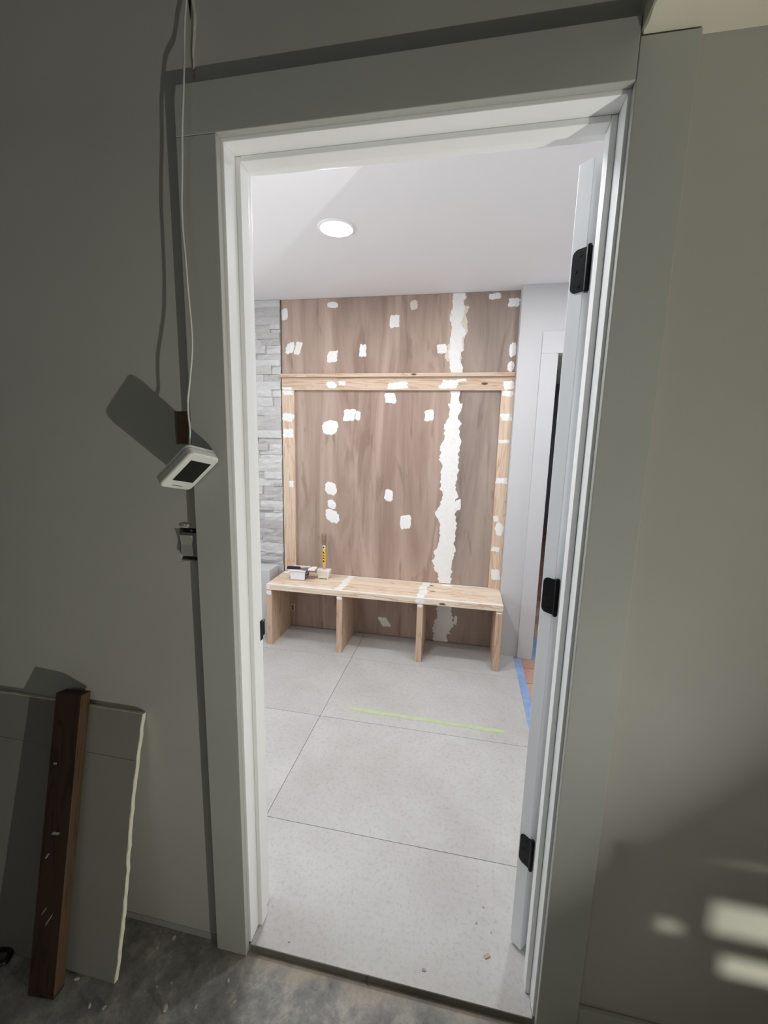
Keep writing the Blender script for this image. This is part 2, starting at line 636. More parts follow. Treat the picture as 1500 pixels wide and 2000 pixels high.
# torn seam in the paint where the cable leaves the wall
rg = random.Random(4)
bm = bmesh.new()
R_ = []
for i in range(19):
    f = i / 18
    z = 2.335 - f * 0.165
    x = -0.0545 + 0.004 * math.sin(f * 5) + f * 0.003 + rg.uniform(-.0012, .0012)
    wd = 0.007 * (1 - 0.6 * f)
    R_.append([bm.verts.new((x - wd * 0.2, -0.0002, z)), bm.verts.new((x + wd * 0.25, -0.0048 * (1 - .4 * f), z)), bm.verts.new((x + wd, -0.0002, z))])
for p, q in zip(R_, R_[1:]):
    for k in range(2):
        bm.faces.new((p[k], p[k + 1], q[k + 1], q[k]))
finish('torn_paper', bm, 'drywall_paint', wf)
bm = bmesh.new()
add_prism(bm, [(-0.0625, 2.34), (-0.056, 2.34), (-0.0545, 2.30), (-0.0562, 2.272), (-0.0588, 2.296)], 'y', -0.0009, -0.0001)
finish('cable_slot', bm, 'dark_plastic', wf)
wr = box('wall_right', XR, XR + 0.1, -3.1, -0.0002, ZG, 2.45, 'garage_board')
tag(wr, kind='structure')
wl = box('wall_left', -2.3, -2.2, -3.1, 0.0, ZG, 2.45, 'garage_board')
tag(wl, kind='structure')
wb = grid_wall('wall_rear', (-2.3, XR + 0.1), (ZG, 2.45), -3.1, -3.0, [(-1.5, 0.1, 1.2, 2.25)], 'garage_board')
tag(wb, kind='structure')
w1 = thing('window_1', None, None, (-0.7, -3.05, 1.2), kind='structure')  # window added in the unseen rear wall for ambient light
for a in ((-1.5, 0.1, 1.2, 1.25), (-1.5, 0.1, 2.2, 2.25), (-1.5, -1.45, 1.25, 2.2), (0.05, 0.1, 1.25, 2.2), (-0.72, -0.68, 1.25, 2.2)):
    box('window_frame', a[0], a[1], -3.08, -3.02, a[2], a[3], 'trim_paint', w1, 0.004)
for a in ((-1.45, -0.72), (-0.68, 0.05)):
    box('pane', a[0], a[1], -3.055, -3.05, 1.25, 2.2, 'window_glass', w1)
cl = box('ceiling_near', -2.3, XR + 0.1, -3.1, -0.0002, 2.45, 2.5, 'garage_board')
tag(cl, kind='structure')
# boxed-in soffit running along the right wall, its plaster edge rough
bm = bmesh.new()
rg = random.Random(7)
n = 60
prof = []
for i in range(n + 1):
    y = -0.0003 - 3.0 * (i / n) ** 1.8
    j = rg.uniform(-0.0025, 0.0025) if i else 0.002
    prof.append([bm.verts.new(p) for p in ((0.790 + j * 0.4, y, 2.449), (0.790 + j * 0.4, y, 2.1275 + j), (0.7935 + j, y, 2.1225), (XR - 0.001, y, 2.1215), (XR - 0.001, y, 2.449))])
for p, q in zip(prof, prof[1:]):
    for k in range(4):
        bm.faces.new((p[k], p[k + 1], q[k + 1], q[k]))
bm.faces.new(prof[0][::-1])
so = finish('ceiling_soffit', bm, 'soffit_paint')
tag(so, kind='structure')
bb = thing('baseboard_front', None, None, (1.6, -0.006, ZG), kind='structure')
box('board', XC + 0.001, XR - 0.001, -0.013, -0.0003, ZG + 0.001, 0.080, 'casing_primer', bb, 0.003)

# casing around the door, unfinished side
tr = thing('trim_1', None, None, (0.3945, -0.009, ZG), kind='structure')
box('casing_leg', -0.092, -0.0002, -0.018, -0.0002, ZG + 0.0005, 2.0548, 'casing_primer', tr, 0.0015)
box('casing_leg', 0.7892, XC, -0.018, -0.0002, ZG + 0.0005, 2.1195, 'casing_primer', tr, 0.0015)
box('head_casing', -0.092, 0.7886, -0.018, -0.0002, 2.0552, 2.1502, 'casing_primer', tr, 0.0015)

# jamb with stops
jb = thing('trim_2', None, None, (0.3945, T / 2, 0), kind='structure')
box('jamb', -0.0125, 0.006, 0.0003, T - 0.0003, 0.0005, 2.065, 'trim_paint', jb, 0.001)
box('jamb', 0.783, 0.8015, 0.0003, T - 0.0003, 0.0005, 2.065, 'trim_paint', jb, 0.001)
box('head_jamb', 0.0062, 0.7828, 0.0003, T - 0.0003, 2.048, 2.065, 'trim_paint', jb, 0.001)
box('door_stop', 0.0062, 0.0182, 0.045, 0.080, 0.0005, 2.047, 'trim_paint', jb, 0.0015)
box('door_stop', 0.7708, 0.7828, 0.045, 0.080, 0.0005, 2.047, 'trim_paint', jb, 0.0015)
box('door_stop', 0.0184, 0.7706, 0.045, 0.080, 2.036, 2.0478, 'trim_paint', jb, 0.0015)
sp = box('strike_plate', 0.0062, 0.0076, 0.086, 0.1165, 0.884, 0.941, 'black_metal', jb, 0.0004)
tag(sp, 'black strike plate in the left jamb')
bm = bmesh.new()
add_prism(bm, [(0.0062, 0.1168), (0.0078, 0.1165), (0.0074, 0.128), (0.001, 0.139), (-0.002, 0.139), (0.004, 0.127)], 'z', 0.893, 0.932)
finish('strike_lip', bm, 'black_metal', sp)
tm = thing('trim_3', None, None, (0.3945, T, 0), kind='structure')
box('casing_leg', -0.092, -0.002, T + 0.0002, T + 0.016, 0.0008, 2.0548, 'trim_paint', tm, 0.0015)
box('casing_leg', 0.792, 0.882, T + 0.0002, T + 0.016, 0.0008, 2.0548, 'trim_paint', tm, 0.0015)
box('head_casing', -0.092, 0.882, T + 0.0002, T + 0.016, 2.0555, 2.150, 'trim_paint', tm, 0.0015)

# the open door: hinged on the right jamb, swung about 133 degrees into the mudroom
PIV = Vector((0.772, 0.1245, 0))
dr = bpy.data.objects.new('door_1', None)
COL.objects.link(dr)
dr.location = PIV
dr.rotation_euler = (0, 0, -math.radians(133))
tag(dr, kind='structure')
DX1, DX0 = -0.004, -0.765          # local: the leaf runs along -X, its hall-side face at y=-0.010
DF0, DF1 = -0.0085, -0.0435
bm = bmesh.new()
add_box(bm, DX0, DX1, DF1, DF0, 0.012, 2.030, 0.0015)
finish('door_leaf', bm, 'door_paint', dr, True)
for zz in ((0.25, 0.95), (1.07, 1.90)):
    for fy, s in ((DF0, 1), (DF1, -1)):
        bm = bmesh.new()
        x0, x1 = DX0 + 0.12, DX1 - 0.12
        for a in ((x0, x1, zz[0], zz[0] + 0.012), (x0, x1, zz[1] - 0.012, zz[1]), (x0, x0 + 0.012, zz[0] + .012, zz[1] - .012), (x1 - 0.012, x1, zz[0] + .012, zz[1] - .012)):
            add_box(bm, a[0], a[1], min(fy, fy + s * 0.004), max(fy, fy + s * 0.004), a[2], a[3], 0.001)
        finish('panel_moulding', bm, 'door_paint', dr, True)


def hinge(zc):
    h = 0.0445
    bm = bmesh.new()
    # leaf on the door edge (plane x = DX1), rounded outer corners
    r = 0.013
    y0, y1 = -0.004, -0.0385
    o = [(y0, zc - h), (y0, zc + h)]
    for k in range(7):
        a = math.pi / 2 * k / 6
        o.append((y1 + r - r * math.sin(a), zc + h - r + r * math.cos(a)))
    for k in range(7):
        a = math.pi / 2 * k / 6
        o.append((y1 + r - r * math.cos(a), zc - h + r - r * math.sin(a)))
    add_prism(bm, o, 'x', DX1 - 0.0003, DX1 + 0.0022)
    lf = finish('hinge_leaf', bm, 'black_metal', dr, True)
    tag(lf, 'black hinge leaf with rounded corners')
    segs = 5
    for k in range(segs):
        a = zc - h + 2 * h * k / segs + 0.0001
        b_ = zc - h + 2 * h * (k + 1) / segs - 0.0001
        tube('knuckle', [(-0.0035, -0.0012, a), (-0.0035, -0.0012, b_)], 0.0062, 'black_metal', lf, 12, True)
    tube('pin', [(-0.0035, -0.0012, zc - h - 0.003), (-0.0035, -0.0012, zc + h + 0.0035)], 0.0045, 'black_metal', lf, 10, True)
    for dy, dz in ((-0.020, 0.031), (-0.0285, 0.0), (-0.020, -0.031)):
        tube('screw', [(DX1 + 0.0015, dy, zc + dz), (DX1 + 0.0030, dy, zc + dz)], [0.0040, 0.0034], 'screw_black', lf, 12, True)


for z in (1.814, 1.074, 0.338):
    hinge(z)
for z in (1.814, 1.074, 0.338):
    box('hinge_leaf', 0.7808, 0.7829, 0.087, 0.1185, z - 0.0445, z + 0.0445, 'black_metal', jb, 0.0006)

# mudroom ----------------------------------------------------------
fm = box('floor_mudroom', -1.75, XT, -0.0015, 2.03, ZG + 0.0, -0.0042, 'grout', origin=(0, 1, -0.004))
tag(fm, kind='structure')
ycuts = [-0.0035, 0.3936, 1.0131, 1.6322, 2.0118]
xcuts = [-1.749, -1.364, -0.1447, XT]
g = 0.0011
rg = random.Random(2)
for i in range(3):
    for k in range(4):
        x0, x1 = xcuts[i] + g * (i > 0), xcuts[i + 1] - g * (i < 2)
        y0, y1 = ycuts[k] + g * (k > 0), ycuts[k + 1] - g * (k < 3)
        if k == 0:
            # the first row is cut round the wall: only the doorway reaches the near side
            if i < 1:
                y0 = T + 0.001
            else:
                x0a = x0
                bm = bmesh.new()
                z1 = 0.0
                if i == 1:
                    o = [(x0, T + .001), (x1, T + .001), (x1, y1), (x0, y1)]
                else:
                    o = [(0.0064, y0), (0.7826, y0), (0.7826, T + .001), (x1, T + .001), (x1, y1), (x0, y1), (x0, T + .001), (0.0064, T + .001)]
                add_prism(bm, o, 'z', -0.0040, z1)
                finish('tile', bm, 'porcelain_tile', fm)
                continue
        box('tile', x0, x1, y0, y1, -0.0040, 0.0, 'porcelain_tile', fm, 0.0008)
# raw edge of the raised floor in the doorway
box('floor_edge', 0.0064, 0.7826, -0.0033, -0.0017, ZG + 0.0005, -0.0042, 'tile_edge', fm)

mc = box('ceiling', -1.75, 2.5, T, YW + 0.11, ZC, ZC + 0.06, 'white_ceiling')
tag(mc, kind='structure')
mc2 = box('ceiling_far', NIX, 2.5, YW + 0.111, 6.4, ZC, ZC + 0.06, 'white_ceiling')
tag(mc2, kind='structure')
bm = bmesh.new()
for a in ((T, 2.15, ZG, 0.95), (T, 2.15, 2.15, ZC + 0.05), (T, 0.135, 0.95, 2.15), (1.12, 2.15, 0.95, 2.15)):
    add_box(bm, -1.85, -1.7502, a[0], a[1], a[2], a[3])
ml = finish('wall_mudroom_left', bm, 'white_wall')
w3 = thing('window_3', None, None, (-1.8, 0.63, 0.95), kind='structure')  # window added in the unseen left wall to light the door edge
for a in ((0.135, 1.12, 0.95, 1.0), (0.135, 1.12, 2.1, 2.15), (0.135, 0.18, 1.0, 2.1), (1.07, 1.12, 1.0, 2.1), (0.61, 0.65, 1.0, 2.1)):
    box('window_frame', -1.83, -1.77, a[0], a[1], a[2], a[3], 'trim_paint', w3, 0.004)
for a in ((0.18, 0.61), (0.65, 1.07)):
    box('pane', -1.80, -1.795, a[0], a[1], 1.0, 2.1, 'window_glass', w3)
tag(ml, kind='structure')
bk = box('wall_back', -1.75, NIX - 0.0005, YB + 0.0125, 2.15, ZG, ZC - 0.0003, 'white_wall')
tag(bk, kind='structure')
wn = grid_wall('wall_back_right', (NIX, 2.5), (-0.004, ZC - 0.0003), YW, YW + 0.11, [(1.040, 1.85, -1, 1.996)], 'white_wall')
tag(wn, kind='structure')
ws = box('wall_far_left', 0.72, NIX - 0.0002, YW + 0.24, 6.3, -0.1, ZC, 'white_wall')
tag(ws, kind='structure')
wfar = box('wall_far', 0.72, 2.5, 6.3, 6.4, -0.1, ZC, 'far_wall')
tag(wfar, kind='structure')
# right wall of the hall with its window
bm = bmesh.new()
for a in ((T, 6.4, -0.1, 0.75), (T, 6.4, 1.95, ZC), (T, 0.6, 0.75, 1.95), (1.7, 6.4, 0.75, 1.95)):
    add_box(bm, 2.4, 2.5, a[0], a[1], a[2], a[3])
wh = finish('wall_hall_right', bm, 'white_wall')
tag(wh, kind='structure')
w2 = thing('window_2', None, None, (2.45, 1.15, 0.75), kind='structure')
for a in ((0.6, 1.7, 0.75, 0.80), (0.6, 1.7, 1.90, 1.95), (0.6, 0.65, 0.8, 1.9), (1.65, 1.7, 0.8, 1.9), (1.13, 1.17, 0.8, 1.9)):
    box('window_frame', 2.42, 2.48, a[0], a[1], a[2], a[3], 'trim_paint', w2, 0.004)
for a in ((0.65, 1.13), (1.17, 1.65)):
    box('pane', 2.445, 2.45, a[0], a[1], 0.8, 1.9, 'window_glass', w2)
t4 = thing('trim_4', None, None, (1.4, YW, 0), kind='structure')
box('casing_leg', 0.952, 1.046, YW - 0.0185, YW - 0.0003, -0.001, 1.9865, 'white_wall', t4, 0.0015)
box('casing_leg', 1.846, 1.94, YW - 0.0185, YW - 0.0003, -0.001, 1.9865, 'white_wall', t4, 0.0015)
box('head_casing', 0.952, 1.94, YW - 0.0185, YW - 0.0003, 1.987, 2.1125, 'white_wall', t4, 0.0015)
box('jamb', 1.0405, 1.052, YW + 0.0, YW + 0.11, -0.001, 1.986, 'trim_paint', t4, 0.001)

# hall floor: terracotta pavers
fh = box('floor_hall', XT + 0.0005, 2.4, T + 0.0005, 6.3, -0.1, -0.0075, 'mortar', origin=(1.5, 1, -0.008))
tag(fh, kind='structure')
pm = None
for i in range(8):
    for k in range(16):
        x0 = XT + 0.003 + i * 0.184
        y0 = 0.125 + k * 0.184
        if pm is None:
            bm = bmesh.new()
            add_box(bm, -0.0885, 0.0885, -0.0885, 0.0885, 0, 0.0055, 0.0015)
            o = finish('paver', bm, 'terracotta', fh, True)
            pm = o
        else:
            o = pm.copy()
            COL.objects.link(o)
            o.parent = fh
        o.location = Vector((x0 + 0.0885, y0 + 0.0885, -0.0072)) - wloc(fh)
box('far_pavers', XT + 0.003, 2.399, 3.075, 6.299, -0.0072, -0.0018, 'terracotta_far', fh)

# plywood on the back wall ----------------------------------------
PLY = [(-0.757, 2.294, 0.047, 0.076), (-0.408, 2.343, 0.075, 0.038), (0.022, 2.226, 0.064, 0.082), (0.661, 2.358, 0.078, 0.035), (0.780, 2.317, 0.07, 0.052), (-0.718, 2.07, 0.060, 0.071, .25), (-0.66, 2.066, 0.050, 0.082, .3), (-0.409, 2.006, 0.069, 0.081, .2), (-0.192, 2.044, 0.047, 0.083), (0.343, 2.047, 0.062, 0.06), (0.792, 2.035, 0.042, 0.08), (0.788, 1.932, 0.042, 0.059), (0.006, 1.731, 0.076, 0.068), (-0.282, 1.614, 0.084, 0.084), (-0.221, 1.611, 0.034, 0.065), (-0.424, 1.527, 0.11, 0.092), (0.277, 1.618, 0.064, 0.073), (-0.417, 1.091, 0.08, 0.093, -.2), (0.012, 1.06, 0.061, 0.079), (-0.41, 0.974, 0.061, 0.063, -.3), (-0.406, 0.887, 0.097, 0.095, -.2), (0.139, 0.874, 0.076, 0.1), (0.004, 0.106, 0.07, 0.07, -.5), (0.525, 0.176, 0.024, 0.07), (0.50, 1.017, 0.04, 0.074), (0.018, 1.03, 0.03, 0.02)]
S1 = [(0.432, 2.384, 0.08), (0.44, 2.307, 0.088), (0.433, 2.23, 0.094), (0.441, 2.165, 0.081), (0.44, 2.1, 0.071), (0.43, 2.035, 0.084), (0.436, 1.968, 0.077), (0.45, 1.894, 0.068)]
S2 = [(0.443, 1.779, 0.061), (0.44, 1.698, 0.076), (0.437, 1.616, 0.056), (0.424, 1.546, 0.093), (0.438, 1.462, 0.078), (0.435, 1.377, 0.099), (0.431, 1.306, 0.111), (0.441, 1.19, 0.086), (0.436, 1.117, 0.086), (0.437, 1.043, 0.089), (0.419, 0.962, 0.116), (0.431, 0.872, 0.093), (0.433, 0.766, 0.085), (0.425, 0.673, 0.1), (0.422, 0.58, 0.092), (0.43, 0.51, 0.104), (0.439, 0.448, 0.107)]
S3 = [(0.432, 0.404, 0.07), (0.432, 0.28, 0.081), (0.44, 0.2, 0.097), (0.428, 0.133, 0.106), (0.423, 0.067, 0.095), (0.414, 0.003, 0.101)]
sh1 = box('plywood_sheet', -0.781, 0.4342, YB, YB + 0.0123, 0.004, ZC - 0.002, 'plywood_warm', bk)
sh2 = box('plywood_sheet', 0.4358, NIX - 0.0008, YB, YB + 0.0123, 0.004, ZC - 0.002, 'plywood_grey', bk)
for i, p in enumerate(PLY):
    bm = patch_bm(p[0], p[1], p[2], p[3], YB - 0.0001, 100 + i, shear=p[4] if len(p) > 4 else 0.0)
    finish('filler_patch', bm, 'putty', sh1 if p[0] < 0.435 else sh2)
finish('filler_patch', patch_bm(0.148, 2.323, 0.05, 0.056, YB - 0.0001, 77, 0.001), 'putty_thin', sh1)
for i, s in enumerate((S1, S2, S3)):
    finish('seam_filler', ribbon_bm(s, YB - 0.0001, 20 + i), 'putty', sh1)
    # thin smear beside the taped joint
    wide = [(x + 0.012 * math.sin(z * 9), z, w * 1.22) for x, z, w in s[1:-1]]
    finish('seam_smear', ribbon_bm(wide, YB - 0.00005, 60 + i, 0.0006, rag=0.2), 'putty_thin' if i == 0 else 'putty', sh1)
# small cut-out under the bench with raw pale edges
box('cut_out', -0.7335, -0.7145, YB - 0.0006, YB - 0.0001, 0.122, 0.170, 'stud_wood', sh1)
bm = bmesh.new()
for a in ((-0.7365, -0.7335, 0.119, 0.173), (-0.7145, -0.7115, 0.119, 0.173), (-0.7335, -0.7145, 0.119, 0.122), (-0.7335, -0.7145, 0.170, 0.173)):
    add_box(bm, a[0], a[1], YB - 0.0012, YB - 0.0001, a[2], a[3])
finish('cut_edge', bm, 'putty', sh1)

# ledger stone -----------------------------------------------------
wst = box('wall_stone', -1.7498, -0.784, YB - 0.006, YB + 0.0122, 0.002, ZC - 0.001, 'stone_backing')
tag(wst, kind='structure')
rg = random.Random(11)


def stone(x0, x1, z0, z1, dep):
    bm = bmesh.new()
    y1 = YB - 0.0062
    nx, nz = max(2, min(5, int((x1 - x0) / 0.045) + 1)), 2
    gv = []
    for k in range(nz + 1):
        row = []
        for i in range(nx + 1):
            e = i in (0, nx) or k in (0, nz)
            row.append(bm.verts.new((x0 + (x1 - x0) * i / nx + (0 if i in (0, nx) else rg.uniform(-.004, .004)),
                                     y1 - dep + rg.uniform(-.0035, .0035) + (0.0025 if e else -0.0015),
                                     z0 + (z1 - z0) * k / nz + (0 if k in (0, nz) else rg.uniform(-.003, .003)))))
        gv.append(row)
    for k in range(nz):
        for i in range(nx):
            bm.faces.new((gv[k][i], gv[k][i + 1], gv[k + 1][i + 1], gv[k + 1][i]))
    rim = [gv[0][i] for i in range(nx + 1)] + [gv[k][nx] for k in range(1, nz + 1)] + [gv[nz][i] for i in range(nx - 1, -1, -1)] + [gv[k][0] for k in range(nz - 1, 0, -1)]
    back = [bm.verts.new((v.co.x, y1, v.co.z)) for v in rim]
    m_ = len(rim)
    for i in range(m_):
        bm.faces.new((rim[i], back[i], back[(i + 1) % m_], rim[(i + 1) % m_]))
    finish('stone', bm, 'ledger_stone', wst)


z = 0.004
while z < ZC - 0.03:
    h = rg.choice((0.042, 0.05, 0.056, 0.064))
    if z + h > ZC - 0.028:
        h = ZC - 0.0015 - z
    x = -1.749
    while x < -0.786:
        L = rg.uniform(0.13, 0.34)
        if x + L > -0.85:
            L = -0.7855 - x if x + L > -0.80 else min(L, -0.845 - x) if rg.random() < .4 else -0.7855 - x
        if L < 0.03:
            break
        if rg.random() < 0.22:
            zz = z + h * rg.uniform(.4, .6)
            stone(x, x + L - .0008, z, zz - .0006, rg.uniform(.006, .016))
            stone(x, x + L - .0008, zz, z + h - .0006, rg.uniform(.010, .024))
        else:
            stone(x, x + L - .0008, z, z + h - .0006, rg.uniform(.006, .026))
        x += L
    z += h

# recessed ceiling lights -----------------------------------------


def downlight(x, y, label, group='recessed ceiling lights', power=LED_POWER):
    t = thing('recessed_light', label, 'ceiling light', (x, y, ZC), group)
    n = 40
    bm = bmesh.new()
    prof = [(0.086, -0.0002), (0.086, -0.003), (0.080, -0.006), (0.071, -0.006), (0.0685, -0.003), (0.0685, -0.0002)]
    rings = [[bm.verts.new((r * math.cos(2 * math.pi * k / n), r * math.sin(2 * math.pi * k / n), z)) for k in range(n)] for r, z in prof]
    for a, b_ in zip(rings, rings[1:]):
        for k in range(n):
            bm.faces.new((a[k], a[(k + 1) % n], b_[(k + 1) % n], b_[k]))
    finish('trim_ring', bm, 'trim_paint', t, True, smooth=True)
    tube('lens', [(0, 0, -0.0003), (0, 0, -0.0025)], 0.0684, 'led_lens', t, 40, True)
    l = area('led_light', (x, y, ZC - 0.0045), (0, 0, -1), 0.132, 0.132, power, (0.97, 0.985, 1.0), 'DISK')
    l.parent = t
    l.location = (0, 0, -0.0045)
    return t


downlight(-0.095, 1.10, 'round white recessed ceiling light shining above the wooden bench')
downlight(1.05, 1.12, 'recessed ceiling light in the hall behind the open door')
downlight(-0.05, 0.45, 'added recessed ceiling light inside the doorway that brightens the door edge', power=LED_POWER * 1.35)  # unseen lamp, added to brighten the hinge edge and right jamb
downlight(1.6, 4.2, 'added recessed ceiling light that brightens the room beyond the far doorway', power=4.0)  # unseen lamp, added to lift the dark far room

# ------------------------------------------------------------------ pine frame on the plywood
fr = thing('wall_frame', 'pine board frame with ledge nailed on the plywood above the bench', 'wall frame', (0.02, YB - 0.01, 0.446))
yf0, yf1 = YB - 0.0195, YB - 0.0003
rail = box('rail', -0.776, NIX - 0.001, yf0, yf1, 1.781, 1.8665, 'pine_x', fr, 0.001)
cap = box('ledge', -0.784, NIX - 0.0006, YB - 0.041, yf1, 1.8668, 1.8900, 'pine_x', fr, 0.002)
ls = box('stile', -0.776, -0.685, yf0, yf1, 0.4465, 1.7805, 'pine_z', fr, 0.001)
rs = box('stile', 0.738, NIX - 0.001, yf0, yf1, 0.4465, 1.7805, 'pine_z', fr, 0.001)
RAILP = [(-0.408, 1.817, 0.069, 0.043), (-0.332, 1.827, 0.046, 0.028), (0.061, 1.812, 0.137, 0.044), (0.4, 1.818, 0.11, 0.056), (0.481, 1.845, 0.061, 0.02), (0.78, 1.813, 0.062, 0.053), (-0.735, 1.792, 0.07, 0.018)]
LST = [(-0.732, 1.763, 0.074, 0.032), (-0.732, 1.593, 0.078, 0.057), (-0.732, 1.481, 0.078, 0.06), (-0.714, 1.114, 0.036, 0.044)]
RST = [(0.778, 1.760, 0.07, 0.036), (0.778, 1.612, 0.07, 0.043), (0.776, 1.456, 0.062, 0.022), (0.778, 1.198, 0.07, 0.042), (0.784, 0.869, 0.05, 0.088), (0.769, 0.727, 0.055, 0.03), (0.78, 0.547, 0.060, 0.076), (0.758, 0.94, 0.03, 0.044)]
for j, (par, lst) in enumerate(((rail, RAILP), (ls, LST), (rs, RST))):
    for i, p in enumerate(lst):
        finish('filler_patch', patch_bm(p[0], p[1], p[2], p[3], yf0 - 0.0001, 300 + 20 * j + i, 0.0007, rough=.22), 'putty', par)

# ------------------------------------------------------------------ bench
YF = 1.6812
bn = thing('bench', 'pine mudroom bench with three open cubbies against the plywood wall', 'bench', (0.02, 1.85, 0))
BX0, BX1, BZ = -0.776, NIX - 0.0012, 0.4445
dcut = [YF, 1.7655, 1.8485, 1.9315, YB - 0.0035]
brd = []
for k in range(4):
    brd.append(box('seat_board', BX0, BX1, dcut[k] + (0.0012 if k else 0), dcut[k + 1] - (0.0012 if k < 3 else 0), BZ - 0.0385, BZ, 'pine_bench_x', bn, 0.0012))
legs = []
for a, b_ in ((-0.776, -0.737), (-0.266, -0.227), (0.278, 0.317), (0.7755, 0.8155)):
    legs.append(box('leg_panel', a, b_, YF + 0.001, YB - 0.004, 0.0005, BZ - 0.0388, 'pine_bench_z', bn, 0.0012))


def top_smear(x0, x1, y0, y1, seed, parent, n=12, t=0.0006):
    """thin filler lying on the bench top"""
    rg2 = random.Random(seed)
    bm = bmesh.new()
    along_x = (x1 - x0) > (y1 - y0)
    L = []
    for i in range(n + 1):
        f = i / n
        if along_x:
            x = x0 + (x1 - x0) * f
            j = rg2.uniform(-.25, .25) * (y1 - y0)
            L.append([(x, y0, BZ + t), (x, (y0 + y1) / 2, BZ + t * 1.3), (x, y1 + j, BZ + 0.0001)])
        else:
            y = y0 + (y1 - y0) * f
            j, k = rg2.uniform(-.15, .15) * (x1 - x0), rg2.uniform(-.15, .15) * (x1 - x0)
            L.append([(x0 + j, y, BZ + 0.0001), ((x0 + x1) / 2, y, BZ + t), (x1 + k, y, BZ + 0.0001)])
    V = [[bm.verts.new(p) for p in r] for r in L]
    for p, q in zip(V, V[1:]):
        for k in range(2):
            bm.faces.new((p[k], p[k + 1], q[k + 1], q[k]))
    finish('filler_smear', bm, 'putty', parent)


top_smear(BX0 + .004, BX1 - .002, YF + 0.0015, YF + 0.021, 1, brd[0], 60)
for k, (a, b_) in enumerate(((-0.285, -0.235), (0.268, 0.322))):
    for q in range(4):
        top_smear(a + 0.01 * (q % 2), b_ + 0.008 * (q % 2), dcut[q] + 0.002 + (0.02 if q == 0 else 0), dcut[q + 1] - 0.002, 30 + k * 8 + q, brd[q], 6)
top_smear(BX0 + .003, -0.735, dcut[3] + .01, dcut[4] - .003, 55, brd[3], 5)
top_smear(-0.62, 0.10, dcut[4] - .012, dcut[4] - .002, 56, brd[3], 20)
top_smear(0.52, BX1 - .004, dcut[4] - .02, dcut[4] - .004, 57, brd[3], 14)
# corner dabs on the front
for i, (x, z, w, h, par) in enumerate(((-0.757, 0.390, 0.034, 0.040, legs[0]), (-0.248, 0.398, 0.034, 0.026, legs[1]), (0.297, 0.398, 0.032, 0.022, legs[2]), (0.796, 0.398, 0.03, 0.012, legs[3]))):
    finish('filler_patch', patch_bm(x, z - 0.006, w, h * .8, YF + 0.0009, 400 + i, 0.0008), 'putty', par)
finish('filler_patch', patch_bm(0.297, 0.426, 0.06, 0.028, YF - 0.0001, 410, 0.0006), 'putty', brd[0])
finish('filler_patch', patch_bm(-0.762, 0.425, 0.022, 0.03, YF - 0.0001, 411, 0.0006), 'putty', brd[0])

# drip of filler where the seam meets the bench
finish('plaster_drip', patch_bm(0, 0, 0.07, 0.032, 0, 81, 0.006), 'putty')
dp = bpy.data.objects['plaster_drip']
dp.location = (0.455, 1.958, BZ + 0.0012)
dp.rotation_euler = (-math.pi / 2, 0, 0)
tag(dp, 'smear of white filler dropped on the bench under the plywood seam', 'plaster')

# ------------------------------------------------------------------ things on the bench
tb = thing('filler_tub', 'small white plastic tub of filler with a dark side label on the bench', 'tub', (-0.602, 1.862, BZ + 0.0007))
tb.rotation_euler = (0, 0, 0.08)


def frustum(name, w0, d0, w1, d1, z0, z1, mat, parent, bev=0.004):
    bm = bmesh.new()
    vs = add_box(bm, -.5, .5, -.5, .5, 0, 1)
    for v in bm.verts:
        if v.co.z < .5:
            v.co = Vector((v.co.x * w0, v.co.y * d0, z0))
        else:
            v.co = Vector((v.co.x * w1, v.co.y * d1, z1))
    bmesh.ops.bevel(bm, geom=bm.edges[:], offset=bev, segments=2, affect='EDGES', profile=.5)
    return finish(name, bm, mat, parent, True)


frustum('body', 0.104, 0.104, 0.116, 0.116, 0, 0.068, 'tub_plastic', tb, 0.006)
frustum('rim', 0.126, 0.126, 0.126, 0.126, 0.0665, 0.074, 'tub_plastic', tb, 0.002)
bm = bmesh.new()
add_prism(bm, [(-0.044, 0.008), (0.044, 0.008), (0.048, 0.060), (-0.048, 0.060)], 'x', 0, 0.0008)
for v in bm.verts:
    v.co.x += 0.0532 + 0.0060 * v.co.z / 0.068
lb = finish('label', bm, 'label_dark', tb, True)
for (a, b_, c, d, mm) in ((-.034, .03, .040, .050, 'label_pale'), (-.034, .01, .030, .036, 'label_red'), (-.034, .02, .018, .024, 'label_pale')):
    bm = bmesh.new()
    add_prism(bm, [(a, c), (b_, c), (b_, d), (a, d)], 'x', 0, 0.0004)
    for v in bm.verts:
        v.co.x += 0.0541 + 0.0060 * v.co.z / 0.068
    finish('label_print', bm, mm, lb, True)
pk = thing('putty_knife', 'wide putty knife with black handle lying across the tub', 'putty knife', (-0.59, 1.84, BZ + 0.0752))
pk.rotation_euler = (0, 0, 0.10)
bm = bmesh.new()
add_prism(bm, [(0.0, -0.018), (0.075, -0.042), (0.118, -0.042), (0.118, 0.042), (0.075, 0.042), (0.0, 0.018)], 'z', 0.004, 0.0056)
finish('blade', bm, 'steel', pk, True)
frustum('handle', 0.10, 0.028, 0.095, 0.020, 0.0, 0.018, 'dark_plastic', pk, 0.005).location = (-0.045, 0, 0.0)
bm = bmesh.new()
add_prism(bm, [(0.07, -0.040), (0.117, -0.041), (0.117, 0.040), (0.082, 0.036), (0.066, 0.0)], 'z', 0.0057, 0.012)
finish('filler_on_blade', bm, 'putty', pk, True)

